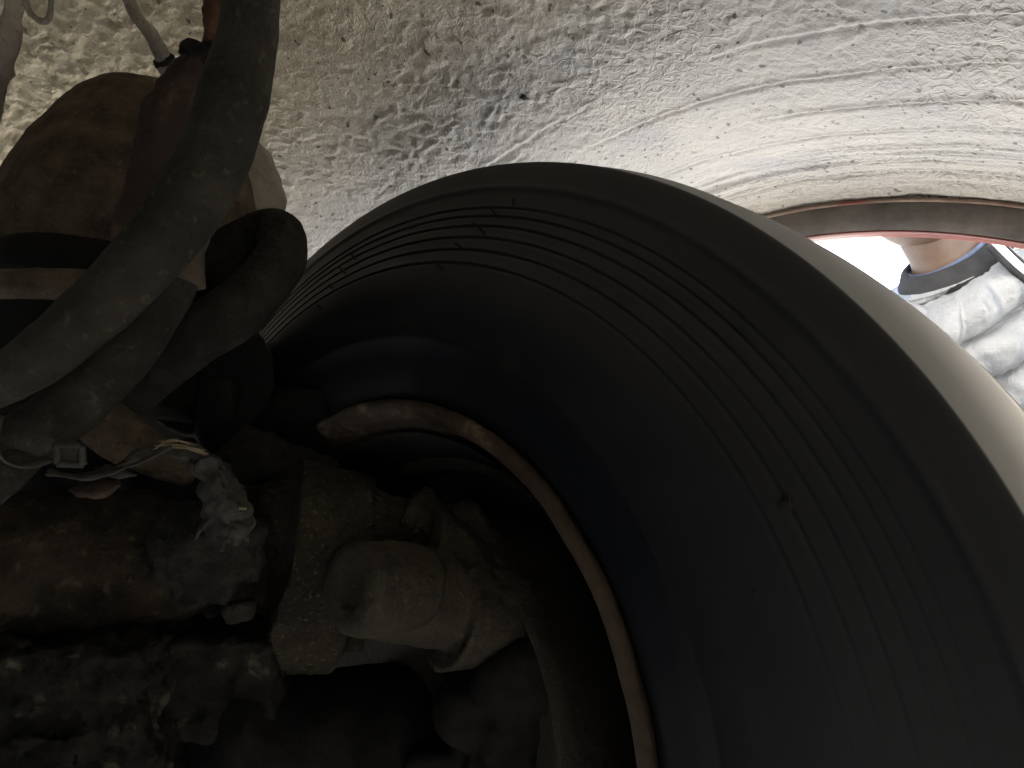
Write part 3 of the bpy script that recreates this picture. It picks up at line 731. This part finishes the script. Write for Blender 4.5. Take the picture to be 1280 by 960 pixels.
    for i in range(n+1):
        t = .036+(L-.036)*i/n; w_, dd = ring(t)
        for j in range(seg):
            a = 2*math.pi*j/seg
            sl = .035*math.cos(a)                                     # seams droop toward the zip
            ph = ((t-.05+sl*.6) % seam)/seam
            pf = math.sin(math.pi*ph)**.45 if t > .055 else -1.2
            wr = noise.fractal(Vector((math.cos(a)*3.5, math.sin(a)*3.5, t*5)), .7, 2, 4)
            fold = noise.ridged_multi_fractal(Vector((a*9+t*4, t*9, .3)), .8, 2, 3, 1, 2)*math.sin(math.pi*ph)
            p = neck + ax*(t-.035) + side*math.cos(a)*(w_+.022*pf+.008*wr) + front*math.sin(a)*(dd+.024*pf+.008*wr+.012*fold)
            # groove for the zip at front centre
            verts.append(p)
    for i in range(n):
        for j in range(seg):
            faces.append((i*seg+j, i*seg+(j+1) % seg, (i+1)*seg+(j+1) % seg, (i+1)*seg+j))
    jo = link('jacket', to_parent(verts, root), faces, 'jacket', root)
    # zip down the front
    pts = []
    for k_ in range(12):
        t = L*(k_+.3)/12; w_, dd = ring(t); pts.append(neck+ax*(t-.035)+front*(dd+.040))
    v, f = tube_data(to_parent(pts, root), [.006]*12, n=6, seg=10, flat=1.5); link('zip', v, f, 'zip', root)
    for sg_ in (-1, 1):
        v, f = tube_data(to_parent([p_+side*sg_*.0105 for p_ in pts], root), [.0055]*12, n=6, seg=10); link('zip_tape', v, f, 'jackdark', root)
    # dark inner collar
    v, f = lathe_data([(.068, -.006), (.074, -.012), (.084, -.006), (.096, .010), (.108, .022), (.092, .020), (.074, .002)], seg=64, closed=True, bump=.004, bs=14)
    cm = Matrix((side, ax, side.cross(ax))).transposed().to_4x4(); cm.translation = neck+ax*.004
    link('collar', v, f, 'jackdark', root, matrix=mi @ cm)
    # sleeves, puffed in sections
    for sg, el, ha in ((1, Vector((.16, -.02, -.26)), Vector((-.10, -.20, -.17))), (-1, Vector((-.06, .12, -.28)), Vector((.02, -.08, -.25)))):
        sh_ = neck+ax*.13+side*sg*.20; e_ = sh_+el; h_ = e_+ha
        path = [sh_-side*sg*.09-ax*.02, sh_, sh_.lerp(e_, .5), e_, e_.lerp(h_, .5), h_]
        vv, ff = tube_data(path, [.085, .085, .078, .072, .062, .045], n=30, seg=48)
        out = []
        for i in range(0, len(vv), 48):
            ringp = vv[i:i+48]; cc = sum(ringp, Vector())/48; pf = abs(math.sin((i/48)*math.pi/16))**.5
            for q in ringp:
                dq = q-cc; out.append(cc+dq*(1+.16*pf-.08+.05*noise.fractal(q*22, .7, 2, 3)))
        link('sleeve', to_parent(out, root), ff, 'jacket', root)
        # hand with five fingers, resting on the thigh
        wd = (h_-e_).normalized(); pa = h_+wd*.05
        sdv = wd.cross(Vector((0, 0, 1))).normalized(); nrm = sdv.cross(wd)
        vs = [h_-wd*.03, h_+wd*.02, pa+wd*.03]; es = [(0, 1), (1, 2)]; rs = [(.026, .02), (.028, .018), (.034, .013)]
        for q, off_ in enumerate((-.027, -.009, .009, .027)):
            ln = (.066, .076, .072, .056)[q]; b_ = len(vs)
            st_ = pa+wd*.045+sdv*off_
            vs += [st_, st_+wd*ln*.45-nrm*.004, st_+wd*ln*.78-nrm*.016, st_+wd*ln*.95-nrm*.030]
            es += [(2, b_), (b_, b_+1), (b_+1, b_+2), (b_+2, b_+3)]; rs += [.0095, .009, .0082, .007]
        b_ = len(vs); vs += [pa-wd*.01+sdv*.034, pa+wd*.015+sdv*.056-nrm*.008, pa+wd*.045+sdv*.064-nrm*.016]
        es += [(1, b_), (b_, b_+1), (b_+1, b_+2)]; rs += [.012, .0105, .008]
        skinned('hand', vs, es, rs, 'skin', sub=1)
    for a_, sg in ((aL, 1), (aR, -1)):
        f_ = Vector((a_.x, a_.y, 0))
        vs = [f_+Vector((0, .05, .045)), f_+Vector((0, .0, .06)), f_+Vector((0, -.09, .042)), f_+Vector((0, -.18, .032)), f_+Vector((0, .0, .14))]
        skinned('shoe', vs, [(0, 1), (1, 2), (2, 3), (1, 4)], [(.042, .042), (.046, .05), (.045, .038), (.036, .028), (.045, .045)], 'boot')
    return root
person()

# ------------------------------------------------------------------ small things on the surfaces
def px_on_liner(px, py):
    d_ = (FWD + Vector((1, 0, 0))*((px-640)/FPX) + UP*((480-py)/FPX)); k_ = .3
    while k_ < 3:
        q = CAM+d_*k_-HUB; t, s, z = q.dot(UX)-DT, q.dot(AX), q.z-CZ1
        if math.hypot(t, z) > liner_R(s)-.001 and z > 0: return CAM+d_*k_
        k_ += .002
    return None
q = px_on_liner(655, 120)
if q:
    fl = lump('loose_flake', [('ball', q, .0045), ('box', q+Vector((.004, 0, .001)), (.010, .005, .004))], 'tape', voxel=.0012, disp=.002, ds=150, sm=1)
    tag(fl, 'small bright loose flake stuck on the liner above the tyre', 'flake')
